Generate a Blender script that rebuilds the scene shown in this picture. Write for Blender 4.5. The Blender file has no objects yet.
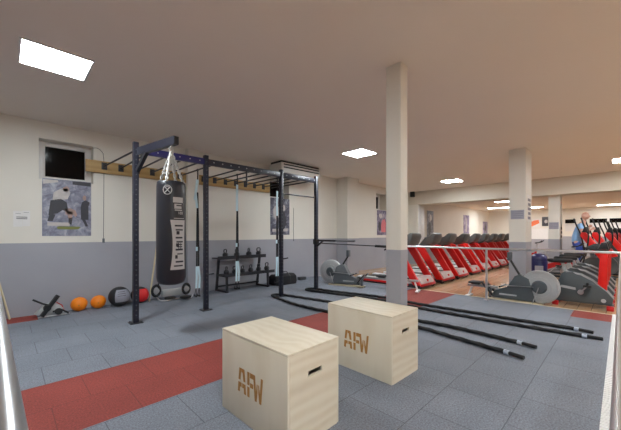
import bpy, bmesh, math, random
from mathutils import Vector, Matrix
random.seed(7)
sc = bpy.context.scene
COL = sc.collection
R = math.radians
PI = math.pi

# ---------------------------------------------------------------- camera, world, exposure
cam_d = bpy.data.cameras.new('camera')
cam = bpy.data.objects.new('camera', cam_d)
COL.objects.link(cam)
cam.location = (0, 0, 1.333)
cam.rotation_euler = (R(90), 0, R(45.3 - 90))
cam_d.sensor_fit = 'HORIZONTAL'
cam_d.sensor_width = 36.0
cam_d.lens = 36.0 * 308.0 / 621.0
cam_d.shift_y = 19.0 / 621.0
cam_d.clip_start = 0.02
cam_d.clip_end = 200
sc.camera = cam

world = bpy.data.worlds.new('world')
sc.world = world
world.use_nodes = True
world.node_tree.nodes['Background'].inputs[0].default_value = (0.01, 0.012, 0.02, 1)   # night outside
world.node_tree.nodes['Background'].inputs[1].default_value = 1.0

sc.view_settings.view_transform = 'Standard'
sc.view_settings.look = 'None'
sc.view_settings.gamma = 1.0
sc.view_settings.use_curve_mapping = False
sc.view_settings.exposure = 0.08
PANEL_POWER = 78.0          # emission of the LED ceiling panels
sc.cycles.diffuse_bounces = 8
sc.cycles.max_bounces = 12

# ---------------------------------------------------------------- materials
def lin(c):
    c = c / 255.0
    return c / 12.92 if c <= 0.04045 else ((c + 0.055) / 1.055) ** 2.4
def rgb(r, g, b): return (lin(r), lin(g), lin(b), 1.0)

class NT:
    def __init__(s, name):
        s.m = bpy.data.materials.new(name); s.m.use_nodes = True
        s.t = s.m.node_tree; s.N = s.t.nodes; s.L = s.t.links
        s.b = s.N['Principled BSDF']
    def n(s, kind, **kw):
        x = s.N.new(kind)
        for k, v in kw.items(): setattr(x, k, v)
        return x
    def link(s, a, b): s.L.new(a, b)
    def math(s, op, a, b=None):
        x = s.n('ShaderNodeMath', operation=op)
        for i, v in enumerate((a, b)):
            if v is None: continue
            if isinstance(v, (int, float)): x.inputs[i].default_value = v
            else: s.link(v, x.inputs[i])
        return x.outputs[0]
    def mix(s, fac, a, b):
        x = s.n('ShaderNodeMix', data_type='RGBA')
        if isinstance(fac, (int, float)): x.inputs[0].default_value = fac
        else: s.link(fac, x.inputs[0])
        for i, v in ((6, a), (7, b)):
            if isinstance(v, tuple): x.inputs[i].default_value = v
            else: s.link(v, x.inputs[i])
        return x.outputs[2]
    def noise(s, vec, scale, detail=3, rough=0.5, dist=0.0):
        x = s.n('ShaderNodeTexNoise'); s.link(vec, x.inputs['Vector'])
        x.inputs['Scale'].default_value = scale; x.inputs['Detail'].default_value = detail
        x.inputs['Roughness'].default_value = rough; x.inputs['Distortion'].default_value = dist
        return x.outputs['Fac']
    def ramp(s, fac, stops):
        x = s.n('ShaderNodeValToRGB'); s.link(fac, x.inputs[0])
        e = x.color_ramp.elements
        while len(e) < len(stops): e.new(0.5)
        for i, (p, c) in enumerate(stops): e[i].position = p; e[i].color = c
        return x.outputs[0]
    def bump(s, h, strength, dist=0.01):
        x = s.n('ShaderNodeBump'); x.inputs['Strength'].default_value = strength
        x.inputs['Distance'].default_value = dist
        s.link(h, x.inputs['Height']); s.link(x.outputs[0], s.b.inputs['Normal'])
    def obj(s): return s.n('ShaderNodeTexCoord').outputs['Object']

def shade(c, k): return (c[0] * k, c[1] * k, c[2] * k, 1.0)

def plain(name, col, rough=0.5, metal=0.0, var=0.08, scale=14.0, bump=0.0, bscale=120.0):
    t = NT(name); v = t.obj()
    f = t.noise(v, scale, 4)
    t.link(t.mix(f, shade(col, 1 - var), shade(col, 1 + var)), t.b.inputs['Base Color'])
    t.b.inputs['Roughness'].default_value = rough
    t.b.inputs['Metallic'].default_value = metal
    if bump: t.bump(t.noise(v, bscale, 2), bump, 0.004)
    return t.m

M = {}
M['black_metal'] = plain('black_powder_coated_steel', rgb(38, 38, 44), 0.42, 0.0)
M['navy_metal'] = plain('navy_black_powder_coated_steel', rgb(36, 37, 50), 0.38, 0.15)
M['violet_metal'] = plain('dark_violet_blue_steel', rgb(46, 42, 96), 0.38, 0.15)
M['black_rubber'] = plain('black_rubber', rgb(30, 30, 32), 0.7, bump=0.2)
M['black_plastic'] = plain('black_plastic', rgb(34, 34, 36), 0.4)
M['grey_plastic'] = plain('grey_plastic', rgb(100, 104, 108), 0.4)
M['dark_grey_plastic'] = plain('dark_grey_plastic', rgb(76, 82, 86), 0.4)
M['console_grey'] = plain('console_grey_plastic', rgb(86, 85, 84), 0.45)
M['light_grey_plastic'] = plain('light_grey_plastic', rgb(172, 174, 176), 0.45)
M['silver'] = plain('brushed_aluminium', rgb(186, 186, 188), 0.32, 0.8)
M['steel'] = plain('stainless_steel', rgb(222, 222, 224), 0.34, 1.0, 0.03)
M['chain'] = plain('galvanised_chain', rgb(196, 194, 190), 0.4, 0.4)
M['red_paint'] = plain('red_paint', rgb(214, 24, 20), 0.35)
M['red_plastic'] = plain('red_plastic', rgb(190, 30, 32), 0.4)
M['white_plastic'] = plain('white_plastic', rgb(226, 226, 226), 0.4)
M['hood_silver'] = plain('silver_grey_hood_plastic', rgb(202, 184, 184), 0.35)
M['belt'] = plain('running_belt', rgb(48, 46, 46), 0.7)
M['orange'] = plain('orange_rubber', rgb(240, 132, 14), 0.5, bump=0.35, bscale=60)
M['ball_black'] = plain('black_leatherette', rgb(36, 36, 40), 0.5)
M['ball_grey'] = plain('grey_leatherette', rgb(140, 140, 152), 0.5)
M['ball_red'] = plain('red_leatherette', rgb(214, 32, 34), 0.45)
M['bag_leather'] = plain('black_bag_leather', rgb(36, 36, 43), 0.38, var=0.15, scale=6)
M['bag_white'] = plain('pale_grey_print', rgb(190, 190, 190), 0.5)
M['strap_blue'] = plain('pale_blue_webbing', rgb(200, 226, 236), 0.7)
M['strap_black'] = plain('black_webbing', rgb(28, 28, 32), 0.8)
M['tape'] = plain('pale_tape', rgb(196, 206, 222), 0.6)
M['pale_wood'] = plain('pale_wooden_pole', rgb(206, 192, 160), 0.5)
M['paper'] = plain('white_paper', rgb(224, 222, 220), 0.7)
M['ink'] = plain('dark_ink', rgb(40, 40, 48), 0.6)
M['frame_white'] = plain('white_window_frame', rgb(214, 212, 210), 0.35, var=0.03)
M['glass_dark'] = plain('night_window_glass', rgb(16, 13, 12), 0.1, var=0.3, scale=3)
M['glass_dark'].node_tree.nodes['Principled BSDF'].inputs['Specular IOR Level'].default_value = 0.12
M['ac_white'] = plain('cream_unit_plastic', rgb(205, 202, 196), 0.45, var=0.03)
M['dark_slot'] = plain('dark_slot', rgb(26, 26, 28), 0.6)
M['sign_grey'] = plain('grey_sign', rgb(158, 158, 170), 0.5)
M['skin'] = plain('skin', rgb(196, 150, 132), 0.55)
M['shirt'] = plain('light_blue_cotton', rgb(140, 180, 226), 0.8)
M['trousers'] = plain('dark_blue_cotton', rgb(44, 66, 140), 0.8)
M['shoe'] = plain('dark_shoe', rgb(40, 40, 44), 0.6)
M['bin_blue'] = plain('dark_blue_plastic', rgb(40, 40, 92), 0.35)
M['poster_edge'] = plain('poster_grey', rgb(120, 120, 135), 0.5)
M['logo_brown'] = plain('burnt_brown_stencil', rgb(176, 126, 62), 0.6, var=0.2, scale=30)

def emit(name, col, strength):
    t = NT(name)
    t.b.inputs['Base Color'].default_value = (0.8, 0.8, 0.8, 1)
    t.b.inputs['Emission Color'].default_value = col
    t.b.inputs['Emission Strength'].default_value = strength
    return t.m
M['led'] = emit('led_diffuser', (0.90, 0.985, 1.02, 1), PANEL_POWER)
M['led_far'] = emit('dimmer_led_diffuser', (0.95, 0.985, 1.0, 1), PANEL_POWER * 0.38)

def wall_mat(name, dado):
    t = NT(name); v = t.obj()
    sep = t.n('ShaderNodeSeparateXYZ'); t.link(v, sep.inputs[0])
    up = t.math('GREATER_THAN', sep.outputs[2], dado)
    f = t.noise(v, 1.3, 4)
    g = t.mix(f, rgb(150, 151, 160), rgb(166, 167, 175))
    w = t.mix(f, rgb(216, 212, 202), rgb(226, 222, 213))
    t.link(t.mix(up, g, w), t.b.inputs['Base Color'])
    t.b.inputs['Roughness'].default_value = 0.55
    t.bump(t.noise(v, 90, 3), 0.08, 0.003)
    return t.m
M['wall'] = wall_mat('cream_wall_paint_over_grey_dado', 1.185)
M['pillar'] = wall_mat('cream_pillar_paint_over_grey_dado', 1.158)

def cream(name, a, b):
    t = NT(name); v = t.obj(); f = t.noise(v, 0.8, 4)
    t.link(t.mix(f, a, b), t.b.inputs['Base Color'])
    t.b.inputs['Roughness'].default_value = 0.8
    t.bump(t.noise(v, 60, 3), 0.06, 0.003)
    return t.m
M['ceiling'] = cream('ceiling_paint', rgb(228, 219, 208), rgb(233, 225, 215))
M['beam'] = cream('cream_beam_paint', rgb(208, 200, 186), rgb(216, 209, 196))

def rubber_mat():
    t = NT('rubber_tiles_grey_and_red'); v = t.obj()
    mp = t.n('ShaderNodeMapping'); mp.inputs['Location'].default_value = (10.25, 10.0 - 0.075, 0)
    t.link(v, mp.inputs[0])
    def brick(c1, c2, mo):
        b = t.n('ShaderNodeTexBrick', offset=0.5, offset_frequency=2, squash=1.0)
        t.link(mp.outputs[0], b.inputs['Vector'])
        b.inputs['Color1'].default_value = c1; b.inputs['Color2'].default_value = c2
        b.inputs['Mortar'].default_value = mo
        b.inputs['Scale'].default_value = 1.0
        b.inputs['Mortar Size'].default_value = 0.0035
        b.inputs['Mortar Smooth'].default_value = 0.2
        b.inputs['Bias'].default_value = 0.0
        b.inputs['Brick Width'].default_value = 0.5
        b.inputs['Row Height'].default_value = 0.5
        return b
    bg = brick(rgb(120, 125, 136), rgb(125, 130, 141), rgb(92, 95, 104))
    br = brick(rgb(142, 58, 50), rgb(147, 62, 53), rgb(116, 50, 45))
    sep = t.n('ShaderNodeSeparateXYZ'); t.link(v, sep.inputs[0])
    x, y = sep.outputs[0], sep.outputs[1]
    def between(a, lo, hi): return t.math('MULTIPLY', t.math('GREATER_THAN', a, lo), t.math('LESS_THAN', a, hi))
    m1 = between(y, 2.59, 3.59)
    m2 = t.math('MULTIPLY', t.math('GREATER_THAN', x, 6.5), t.math('LESS_THAN', y, 0.59))
    m3 = t.math('MULTIPLY', t.math('LESS_THAN', x, 0.36), t.math('GREATER_THAN', y, 6.38))
    msk = t.math('MAXIMUM', m1, t.math('MAXIMUM', m2, m3))
    c = t.mix(msk, bg.outputs['Color'], br.outputs['Color'])
    sp0 = t.noise(v, 75, 3, 0.85)
    mr = t.n('ShaderNodeMapRange'); t.link(sp0, mr.inputs[0])
    mr.inputs[1].default_value = 0.33; mr.inputs[2].default_value = 0.67; mr.inputs[3].default_value = 0.35; mr.inputs[4].default_value = 1.15
    sp = mr.outputs[0]
    blot = t.noise(v, 1.7, 4)
    k = t.math('ADD', sp, t.math('MULTIPLY', blot, 0.5))
    k = t.math('SUBTRACT', k, 0.05)
    mul = t.n('ShaderNodeVectorMath', operation='SCALE'); t.link(c, mul.inputs[0]); t.link(k, mul.inputs['Scale'])
    t.link(mul.outputs[0], t.b.inputs['Base Color'])
    t.b.inputs['Roughness'].default_value = 0.75
    t.bump(t.math('SUBTRACT', sp, t.math('MULTIPLY', bg.outputs['Fac'], 1.5)), 0.35, 0.004)
    return t.m
M['rubber_tiles'] = rubber_mat()

def wood_floor():
    t = NT('polished_wood_laminate'); v = t.obj()
    b = t.n('ShaderNodeTexBrick', offset=0.37, offset_frequency=2)
    t.link(v, b.inputs['Vector'])
    b.inputs['Color1'].default_value = rgb(204, 168, 132); b.inputs['Color2'].default_value = rgb(218, 188, 156)
    b.inputs['Mortar'].default_value = rgb(150, 108, 72)
    b.inputs['Scale'].default_value = 1.0; b.inputs['Mortar Size'].default_value = 0.003
    b.inputs['Brick Width'].default_value = 1.3; b.inputs['Row Height'].default_value = 0.19
    mp = t.n('ShaderNodeMapping'); mp.inputs['Scale'].default_value = (1.5, 14, 1); t.link(v, mp.inputs[0])
    g = t.noise(mp.outputs[0], 2.2, 5, 0.6, 0.6)
    t.link(t.mix(t.math('MULTIPLY', g, 0.5), b.outputs['Color'], rgb(172, 128, 88)), t.b.inputs['Base Color'])
    t.b.inputs['Roughness'].default_value = 0.14
    return t.m
M['wood_floor'] = wood_floor()

def plywood(name, base, dark, vertical):
    t = NT(name); v = t.obj()
    mp = t.n('ShaderNodeMapping')
    mp.inputs['Scale'].default_value = (7, 7, 1.6) if vertical else (1.2, 1.2, 7)
    t.link(v, mp.inputs[0])
    w = t.n('ShaderNodeTexWave', wave_type='BANDS', bands_direction='Z' if not vertical else 'X')
    t.link(mp.outputs[0], w.inputs['Vector'])
    w.inputs['Scale'].default_value = 0.55; w.inputs['Distortion'].default_value = 9.0
    w.inputs['Detail'].default_value = 3.0; w.inputs['Detail Scale'].default_value = 0.8
    n = t.noise(v, 5, 5, 0.6)
    k = t.math('MULTIPLY', t.math('MULTIPLY', w.outputs['Fac'], n), 0.75)
    t.link(t.mix(k, base, dark), t.b.inputs['Base Color'])
    t.b.inputs['Roughness'].default_value = 0.55
    return t.m
M['ply'] = plywood('birch_plywood', rgb(226, 215, 194), rgb(206, 188, 158), False)
M['ply_v'] = plywood('birch_plywood_face', rgb(226, 216, 196), rgb(208, 193, 165), True)
M['ply_edge'] = plain('plywood_edge', rgb(228, 214, 184), 0.6)
M['board'] = plywood('varnished_pine_board', rgb(182, 150, 96), rgb(150, 116, 68), False)

def poster_mat(name, a, b, c, scale):
    t = NT(name); v = t.obj()
    n = t.noise(v, scale, 6, 0.65, 0.8)
    t.link(t.ramp(n, [(0.3, a), (0.5, b), (0.68, c)]), t.b.inputs['Base Color'])
    t.b.inputs['Roughness'].default_value = 0.35
    return t.m
M['poster_grey'] = poster_mat('grey_photo_print', rgb(92, 94, 114), rgb(132, 134, 152), rgb(176, 177, 190), 9)
M['poster_dark'] = poster_mat('dark_photo_print', rgb(42, 42, 56), rgb(92, 92, 108), rgb(170, 172, 182), 7)
M['poster_red'] = poster_mat('grey_and_red_photo_print', rgb(60, 56, 84), rgb(110, 104, 126), rgb(186, 176, 186), 7)
M['poster_purple'] = poster_mat('purple_photo_print', rgb(72, 60, 104), rgb(130, 118, 156), rgb(200, 194, 214), 4)
M['fig_light'] = plain('print_light_grey', rgb(190, 184, 182), 0.4, var=0.25)
M['fig_dark'] = plain('print_dark_grey', rgb(58, 58, 66), 0.4, var=0.2)
M['fig_skin'] = plain('print_skin', rgb(168, 140, 132), 0.4, var=0.2)
M['fig_red'] = plain('print_pink_red', rgb(206, 112, 118), 0.4, var=0.2)
M['print_green'] = plain('print_olive', rgb(120, 126, 66), 0.4)
M['orange_print'] = plain('print_orange', rgb(238, 120, 70), 0.4)

# ---------------------------------------------------------------- mesh builder
class MB:
    def __init__(s): s.bm = bmesh.new(); s.mi = 0
    def _tag(s, faces):
        for f in faces: f.material_index = s.mi
    def mat(s, i): s.mi = i; return s
    def box(s, x0, x1, y0, y1, z0, z1, bevel=0.0, rot=None, piv=None):
        vs = [s.bm.verts.new((x, y, z)) for x in (x0, x1) for y in (y0, y1) for z in (z0, z1)]
        idx = [(0, 1, 3, 2), (4, 6, 7, 5), (0, 4, 5, 1), (2, 3, 7, 6), (0, 2, 6, 4), (1, 5, 7, 3)]
        fs = [s.bm.faces.new([vs[i] for i in q]) for q in idx]
        s._tag(fs)
        if bevel:
            es = list({e for f in fs for e in f.edges})
            r = bmesh.ops.bevel(s.bm, geom=es, offset=bevel, segments=2, affect='EDGES', profile=0.5)
            s._tag(r['faces']); vs = list({v for v in r['verts']} | {v for v in vs if v.is_valid})
        if rot is not None:
            bmesh.ops.rotate(s.bm, verts=[v for v in vs if v.is_valid], cent=piv or ((x0+x1)/2, (y0+y1)/2, (z0+z1)/2), matrix=rot)
        return s
    def tube(s, pts, rad, seg=10, cap=True, closed=False, lobes=0, twist=0.0, flat=None):
        """sweep along points; rad number or list; flat=(w,h) rectangular strap"""
        P = [Vector(p) for p in pts]; n = len(P)
        rads = rad if isinstance(rad, (list, tuple)) else [rad] * n
        rings = []; up = None; dist = 0
        for i in range(n):
            if closed: t = P[(i + 1) % n] - P[i - 1]
            else: t = P[min(i + 1, n - 1)] - P[max(i - 1, 0)]
            if t.length < 1e-9: t = Vector((0, 0, 1))
            t.normalize()
            if up is None:
                up = Vector((0, 0, 1)) if abs(t.z) < 0.9 else Vector((0, 1, 0))
            a = t.cross(up)
            if a.length < 1e-6: a = t.cross(Vector((1, 0, 0)))
            a.normalize(); b = a.cross(t); up = b
            if i: dist += (P[i] - P[i - 1]).length
            ring = []
            if flat:
                w, h = flat
                for (ca, cb) in ((w, h), (-w, h), (-w, -h), (w, -h)):
                    ring.append(s.bm.verts.new(P[i] + a * ca + b * cb))
            else:
                for k in range(seg):
                    th = 2 * PI * k / seg
                    rr = rads[i] * (1 + (0.16 * math.cos(lobes * th + twist * dist) if lobes else 0))
                    ring.append(s.bm.verts.new(P[i] + a * math.cos(th) * rr + b * math.sin(th) * rr))
            rings.append(ring)
        m = len(rings[0]); fs = []
        for i in range(n if closed else n - 1):
            A, B = rings[i], rings[(i + 1) % n]
            for k in range(m):
                fs.append(s.bm.faces.new((A[k], A[(k + 1) % m], B[(k + 1) % m], B[k])))
        if cap and not closed:
            fs.append(s.bm.faces.new(rings[0][::-1])); fs.append(s.bm.faces.new(rings[-1]))
        s._tag(fs); return s
    def cyl(s, p0, p1, r, seg=20, r2=None): return s.tube([p0, p1], [r, r if r2 is None else r2], seg)
    def bar(s, p0, p1, w, h):
        return s.tube([p0, p1], 1, flat=(w / 2, h / 2))
    def ball(s, c, r, sx=1, sy=1, sz=1, seg=24):
        g = bmesh.ops.create_uvsphere(s.bm, u_segments=seg, v_segments=seg // 2, radius=r)
        for v in g['verts']: v.co = Vector((v.co.x * sx + c[0], v.co.y * sy + c[1], v.co.z * sz + c[2]))
        s._tag({f for v in g['verts'] for f in v.link_faces}); return s
    def prism(s, poly, axis, a0, a1, bevel=0.0):
        """poly of (u,v); axis x: (u,v)=(y,z); y: (x,z); z: (x,y)"""
        def P(u, v, a): return {'x': (a, u, v), 'y': (u, a, v), 'z': (u, v, a)}[axis]
        A = [s.bm.verts.new(P(u, v, a0)) for u, v in poly]
        B = [s.bm.verts.new(P(u, v, a1)) for u, v in poly]
        n = len(poly)
        fs = [s.bm.faces.new(A[::-1]), s.bm.faces.new(B)]
        for i in range(n): fs.append(s.bm.faces.new((A[i], A[(i + 1) % n], B[(i + 1) % n], B[i])))
        s._tag(fs)
        if bevel:
            es = list(set(fs[0].edges) | set(fs[1].edges))
            r = bmesh.ops.bevel(s.bm, geom=es, offset=bevel, segments=2, affect='EDGES', profile=0.5)
            s._tag(r['faces'])
        return s
    def lathe(s, prof, c, axis='z', seg=32):
        """prof list of (r, h) around axis through c"""
        rings = []
        for r, h in prof:
            ring = []
            for k in range(seg):
                th = 2 * PI * k / seg; a, b = r * math.cos(th), r * math.sin(th)
                p = {'z': (a, b, h), 'x': (h, a, b), 'y': (a, h, b)}[axis]
                ring.append(s.bm.verts.new((p[0] + c[0], p[1] + c[1], p[2] + c[2])))
            rings.append(ring)
        fs = []
        for A, B in zip(rings, rings[1:]):
            for k in range(seg): fs.append(s.bm.faces.new((A[k], A[(k + 1) % seg], B[(k + 1) % seg], B[k])))
        fs.append(s.bm.faces.new(rings[0][::-1])); fs.append(s.bm.faces.new(rings[-1]))
        s._tag(fs); return s
    def torus(s, c, R_, r, axis='z', seg=28, a0=0.0, a1=2 * PI, sx=1.0, sz=1.0):
        full = abs(a1 - a0 - 2 * PI) < 1e-6
        pts = []
        n = seg if full else seg + 1
        for k in range(n):
            th = a0 + (a1 - a0) * k / seg; a, b = R_ * math.cos(th) * sx, R_ * math.sin(th) * sz
            p = {'z': (a, b, 0), 'x': (0, a, b), 'y': (a, 0, b)}[axis]
            pts.append((p[0] + c[0], p[1] + c[1], p[2] + c[2]))
        return s.tube(pts, r, 8, closed=full)
    def build(s, name, mats, parent=None, loc=None, sharp=38):
        bmesh.ops.recalc_face_normals(s.bm, faces=s.bm.faces)
        for f in s.bm.faces: f.smooth = True
        for e in s.bm.edges:
            if len(e.link_faces) == 2 and e.calc_face_angle(0) > R(sharp): e.smooth = False
        me = bpy.data.meshes.new(name); s.bm.to_mesh(me); s.bm.free()
        for m in (mats if isinstance(mats, (list, tuple)) else [mats]): me.materials.append(m)
        o = bpy.data.objects.new(name, me); COL.objects.link(o)
        if parent is not None: o.parent = parent
        if loc is not None: o.location = loc
        return o

def tag(o, label, cat, group=None):
    o['label'] = label; o['category'] = cat
    if group: o['group'] = group
    return o
def thing(name, label, cat, loc, rz=0.0, group=None):
    o = bpy.data.objects.new(name, None); COL.objects.link(o)
    o.empty_display_size = 0.1
    o.location = loc; o.rotation_euler = (0, 0, rz)
    return tag(o, label, cat, group)
def struct(o): o['kind'] = 'structure'; return o
def kids(o): return [c for c in bpy.data.objects if c.parent == o]
def copy_tree(o, parent=None):
    c = o.copy(); COL.objects.link(c)
    if parent is not None: c.parent = parent
    for ch in kids(o): copy_tree(ch, c)
    return c
def dup(src, label, loc, rz=None):
    c = copy_tree(src); c.location = loc; c['label'] = label
    if rz is not None: c.rotation_euler = (0, 0, rz)
    return c
def smooth_path(pts, n):
    """Catmull-Rom through points"""
    P = [Vector(p) for p in pts]; out = []
    for i in range(len(P) - 1):
        p0 = P[max(i - 1, 0)]; p1 = P[i]; p2 = P[i + 1]; p3 = P[min(i + 2, len(P) - 1)]
        m = max(2, int((p2 - p1).length / n))
        for k in range(m):
            t = k / m
            out.append(0.5 * ((2 * p1) + (p2 - p0) * t + (2 * p0 - 5 * p1 + 4 * p2 - p3) * t * t + (3 * p1 - p0 - 3 * p2 + p3) * t ** 3))
    out.append(P[-1]); return out

# ================================================================ SETTING
XB, YB, XN, YR = 25.0, 6.8, -3.0, -6.5        # back, left, near, right limits
ZC, ZC2 = 3.212, 2.95
WZ = -0.02                                     # laminate level, rubber tiles lie on it at z = 0
struct(MB().box(XN - .2, XB + .2, YR - .2, YB + .6, -0.12, WZ).build('floor', M['wood_floor']))
struct(MB().box(XN, 7.09, 0.105, YB, WZ, 0.0).build('floor_rubber_tiles', M['rubber_tiles']))
struct(MB().box(XN - .2, 12.97, YR - .2, YB + .6, ZC, ZC + .15).build('ceiling', M['ceiling']))
struct(MB().box(12.97, XB + .2, YR - .2, YB + .6, ZC2, ZC2 + .15).build('ceiling_far', M['ceiling']))
struct(MB().box(12.95, 13.6, YR, YB, 2.64, ZC).build('trim_beam', M['beam']))

WINS = [(0.39, 1.14, 2.25, 2.93), (5.16, 5.85, 2.34, 2.93), (10.36, 11.12, 2.30, 2.94)]
mb = MB(); x = XN
for (x0, x1, z0, z1) in WINS:
    mb.box(x, x0, YB, YB + .42, -.1, ZC); mb.box(x0, x1, YB, YB + .42, -.1, z0); mb.box(x0, x1, YB, YB + .42, z1, ZC); x = x1
mb.box(x, XB, YB, YB + .42, -.1, ZC)
struct(mb.build('wall_left', M['wall']))
struct(MB().box(XB, XB + .2, YR, YB, -.1, ZC).build('wall_back', M['wall']))
struct(MB().box(XN - .2, XN, YR, YB, -.1, ZC).build('wall_near', M['wall']))
struct(MB().box(XN, XB, YR - .2, YR, -.1, ZC).build('wall_right', M['wall']))
# pilasters on the left wall
struct(MB().box(2.83, 3.08, YB - .13, YB, 0, ZC).build('trim_pilaster_1', M['wall']))
struct(MB().box(7.98, 8.6, 6.34, YB, WZ, ZC).build('trim_pilaster_2', M['wall']))
struct(MB().box(12.95, 13.6, 6.34, YB, WZ, 2.64).build('trim_pilaster_3', M['wall']))
struct(MB().box(12.99, 13.56, 6.325, 6.34, WZ, 2.6, bevel=.004).build('trim_white_panel', M['white_plastic']))
# pillars
struct(MB().box(3.052, 3.205, 1.69, 1.872, 0, ZC, bevel=.006).build('trim_column_1', M['pillar']))
struct(MB().box(8.0, 8.6, 1.46, 1.775, WZ, ZC, bevel=.008).build('trim_column_2', M['pillar']))
struct(MB().box(13.2, 13.8, 1.46, 1.77, WZ, 2.64, bevel=.008).build('trim_column_3', M['pillar']))
# edge trims
struct(MB().box(7.09, 7.125, 0.04, YB, WZ, 0.004, bevel=.003).build('trim_mat_edge', M['pale_wood']))
mb = MB().box(XN, 7.1, 0.055, 0.105, WZ, 0.003)
k = 0.35
while k < 7.1:
    mb.box(k, k + .028, .057, .108, .003, .009); k += .045
struct(mb.build('trim_ribbed_edge', M['white_plastic']))

for i, (x0, x1, z0, z1) in enumerate(WINS):
    w = thing('window_%d' % (i + 1), 'x', 'x', ((x0 + x1) / 2, YB + (.24 if i == 0 else .36), z0))
    del w['label']; del w['category']; struct(w)
    hw = (x1 - x0) / 2; h = z1 - z0; m = MB()
    for (a, b, c, d) in ((-hw, -hw + .095, 0, h), (hw - .095, hw, 0, h), (-hw + .095, hw - .095, 0, .08), (-hw + .095, hw - .095, h - .08, h)):
        m.box(a, b, -.035, .035, c, d, bevel=.008)
    struct(m.build('window_frame', M['frame_white'], w))
    struct(MB().box(-hw + .06, hw - .06, -.005, .008, .06, h - .06).build('window_pane', M['glass_dark'], w))
    struct(MB().box(hw - .045, hw - .025, -.06, -.03, h * .4, h * .4 + .12, bevel=.006).build('window_handle', M['frame_white'], w))
for i, (y0, y1) in enumerate(((2.0, 2.5), (0.6, 1.36), (-.6, .5), (-2.2, -1.1))):
    w = MB().box(XB - .03, XB, y0, y1, 1.5, 1.98).mat(1).box(XB - .035, XB, y0, y1, 2.0, 2.24)
    m = w.build('window_%d' % (i + 4), [M['frame_white'], M['glass_dark']]); struct(m)

# ---------------------------------------------------------------- ceiling lights
def panel(label, x, y, z, sx=.3, sy=.3):
    t = thing('ceiling_light', label, 'ceiling light', (x, y, z), 0, 'recessed ceiling light panels')
    m = MB()
    for (a, b, c, d) in ((-sx, sx, -sy, -sy + .02), (-sx, sx, sy - .02, sy), (-sx, -sx + .02, -sy + .02, sy - .02), (sx - .02, sx, -sy + .02, sy - .02)):
        m.box(a, b, c, d, -.014, 0)
    m.build('frame', M['frame_white'], t)
    MB().box(-sx + .02, sx - .02, -sy + .02, sy - .02, -.009, -.001).build('diffuser', M['led_far' if z < 3 else 'led'], t)
    return t
panel('square white ceiling light nearest the camera, above the punch bag', .39, 4.32, ZC)
panel('square white ceiling light just left of the slim column', 5.83, 4.28, ZC)
panel('square white ceiling light above the middle treadmills, in front of the beam', 11.2, 4.22, ZC)
panel('ceiling light at the right edge of the picture, before the beam', 11.1, -.12, ZC)
panel('ceiling light outside the view, right of the handrail', 5.7, -.6, ZC)
panel('ceiling light outside the view, over the camera', .3, -.6, ZC)
panel('ceiling light outside the view, far right near row', .3, -4.5, ZC)
panel('ceiling light outside the view, far right middle row', 5.7, -4.5, ZC)
panel('ceiling light outside the view, far right back row', 11.1, -4.5, ZC)
panel('ceiling light beyond the beam, just left of the wide column', 17.6, 4.2, ZC2)
panel('long ceiling light beyond the beam, lowest one left of the wide column', 21.6, 5.2, ZC2, .3, .75)
panel('long ceiling light seen between the two wide columns', 22.8, 3.9, ZC2, .3, .6)
panel('long ceiling light above the far ellipticals', 23.6, .4, ZC2, .3, .6)
panel('ceiling light outside the view, beyond the beam', 17.6, -3.0, ZC2)
m = MB().lathe([(.30, 0), (.30, -.03), (.24, -.05), (.22, -.03), (.16, -.03), (.14, -.05), (.05, -.05), (.04, -.02)], (0, 0, 0), seg=28)
tag(m.build('air_vent', M['white_plastic'], None, (16.6, 5.9, ZC2)), 'round white air vent on the ceiling beyond the beam', 'vent')

# ================================================================ LEFT WALL ITEMS
def poster(name, label, x0, x1, z0, z1, mat, figs=(), mats=(), group='posters under the windows'):
    m = MB().box(x0, x1, YB - .008, YB - .001, z0, z1)
    w, h = x1 - x0, z1 - z0
    for mi, poly in figs:
        m.mat(mi).prism([(x0 + u * w, z0 + v * h) for u, v in poly], 'y', YB - .0095, YB - .0078)
    return tag(m.build(name, [mat] + list(mats)), label, 'poster', group)
def blob(cx, cy, rx, ry, n=14, seed=0):
    rr = random.Random(seed)
    return [(cx + rx * math.cos(2 * PI * k / n) * rr.uniform(.85, 1.1), cy + ry * math.sin(2 * PI * k / n) * rr.uniform(.85, 1.1)) for k in range(n)]
FM = [M['fig_light'], M['fig_dark'], M['fig_skin'], M['print_green'], M['fig_red']]
f1 = [(2, [(.12, .36), (.3, .40), (.40, .46), (.52, .42), (.48, .60), (.36, .66), (.16, .62), (.14, .5)]),   # shorts of the bending man
      (1, [(.20, .62), (.36, .64), (.50, .66), (.56, .78), (.48, .85), (.36, .84), (.22, .76)]),              # back and shoulder
      (3, blob(.47, .84, .07, .05, 12, 1)), (3, [(.44, .48), (.56, .50), (.66, .46), (.70, .38), (.66, .34), (.60, .40), (.46, .38)]),
      (3, [(.48, .44), (.62, .44), (.58, .30), (.52, .30)]), (2, [(.52, .32), (.60, .34), (.58, .20), (.52, .22)]),
      (2, [(.14, .38), (.26, .38), (.20, .26), (.10, .26)]),
      (1, [(.10, .24), (.54, .24), (.54, .18), (.10, .18)]),
      (2, [(.78, .30), (.94, .30), (.94, .55), (.97, .62), (.88, .66), (.80, .62), (.77, .52)]),
      (3, blob(.855, .70, .04, .05, 10, 3)), (2, [(.80, .30), (.87, .30), (.93, .18), (.88, .17), (.84, .24)]),
      (4, [(.28, .155), (.32, .17), (.74, .17), (.77, .155), (.72, .12), (.52, .115), (.30, .12)]),
      (1, [(.02, .98), (.3, .98), (.32, .95), (.02, .90)]), (2, [(.6, .99), (.99, .99), (.99, .92), (.6, .93)])]
poster('poster', 'grey poster of two athletes under the nearest window', .43, 1.105, 1.30, 2.27, M['poster_grey'], f1, FM)
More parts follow.
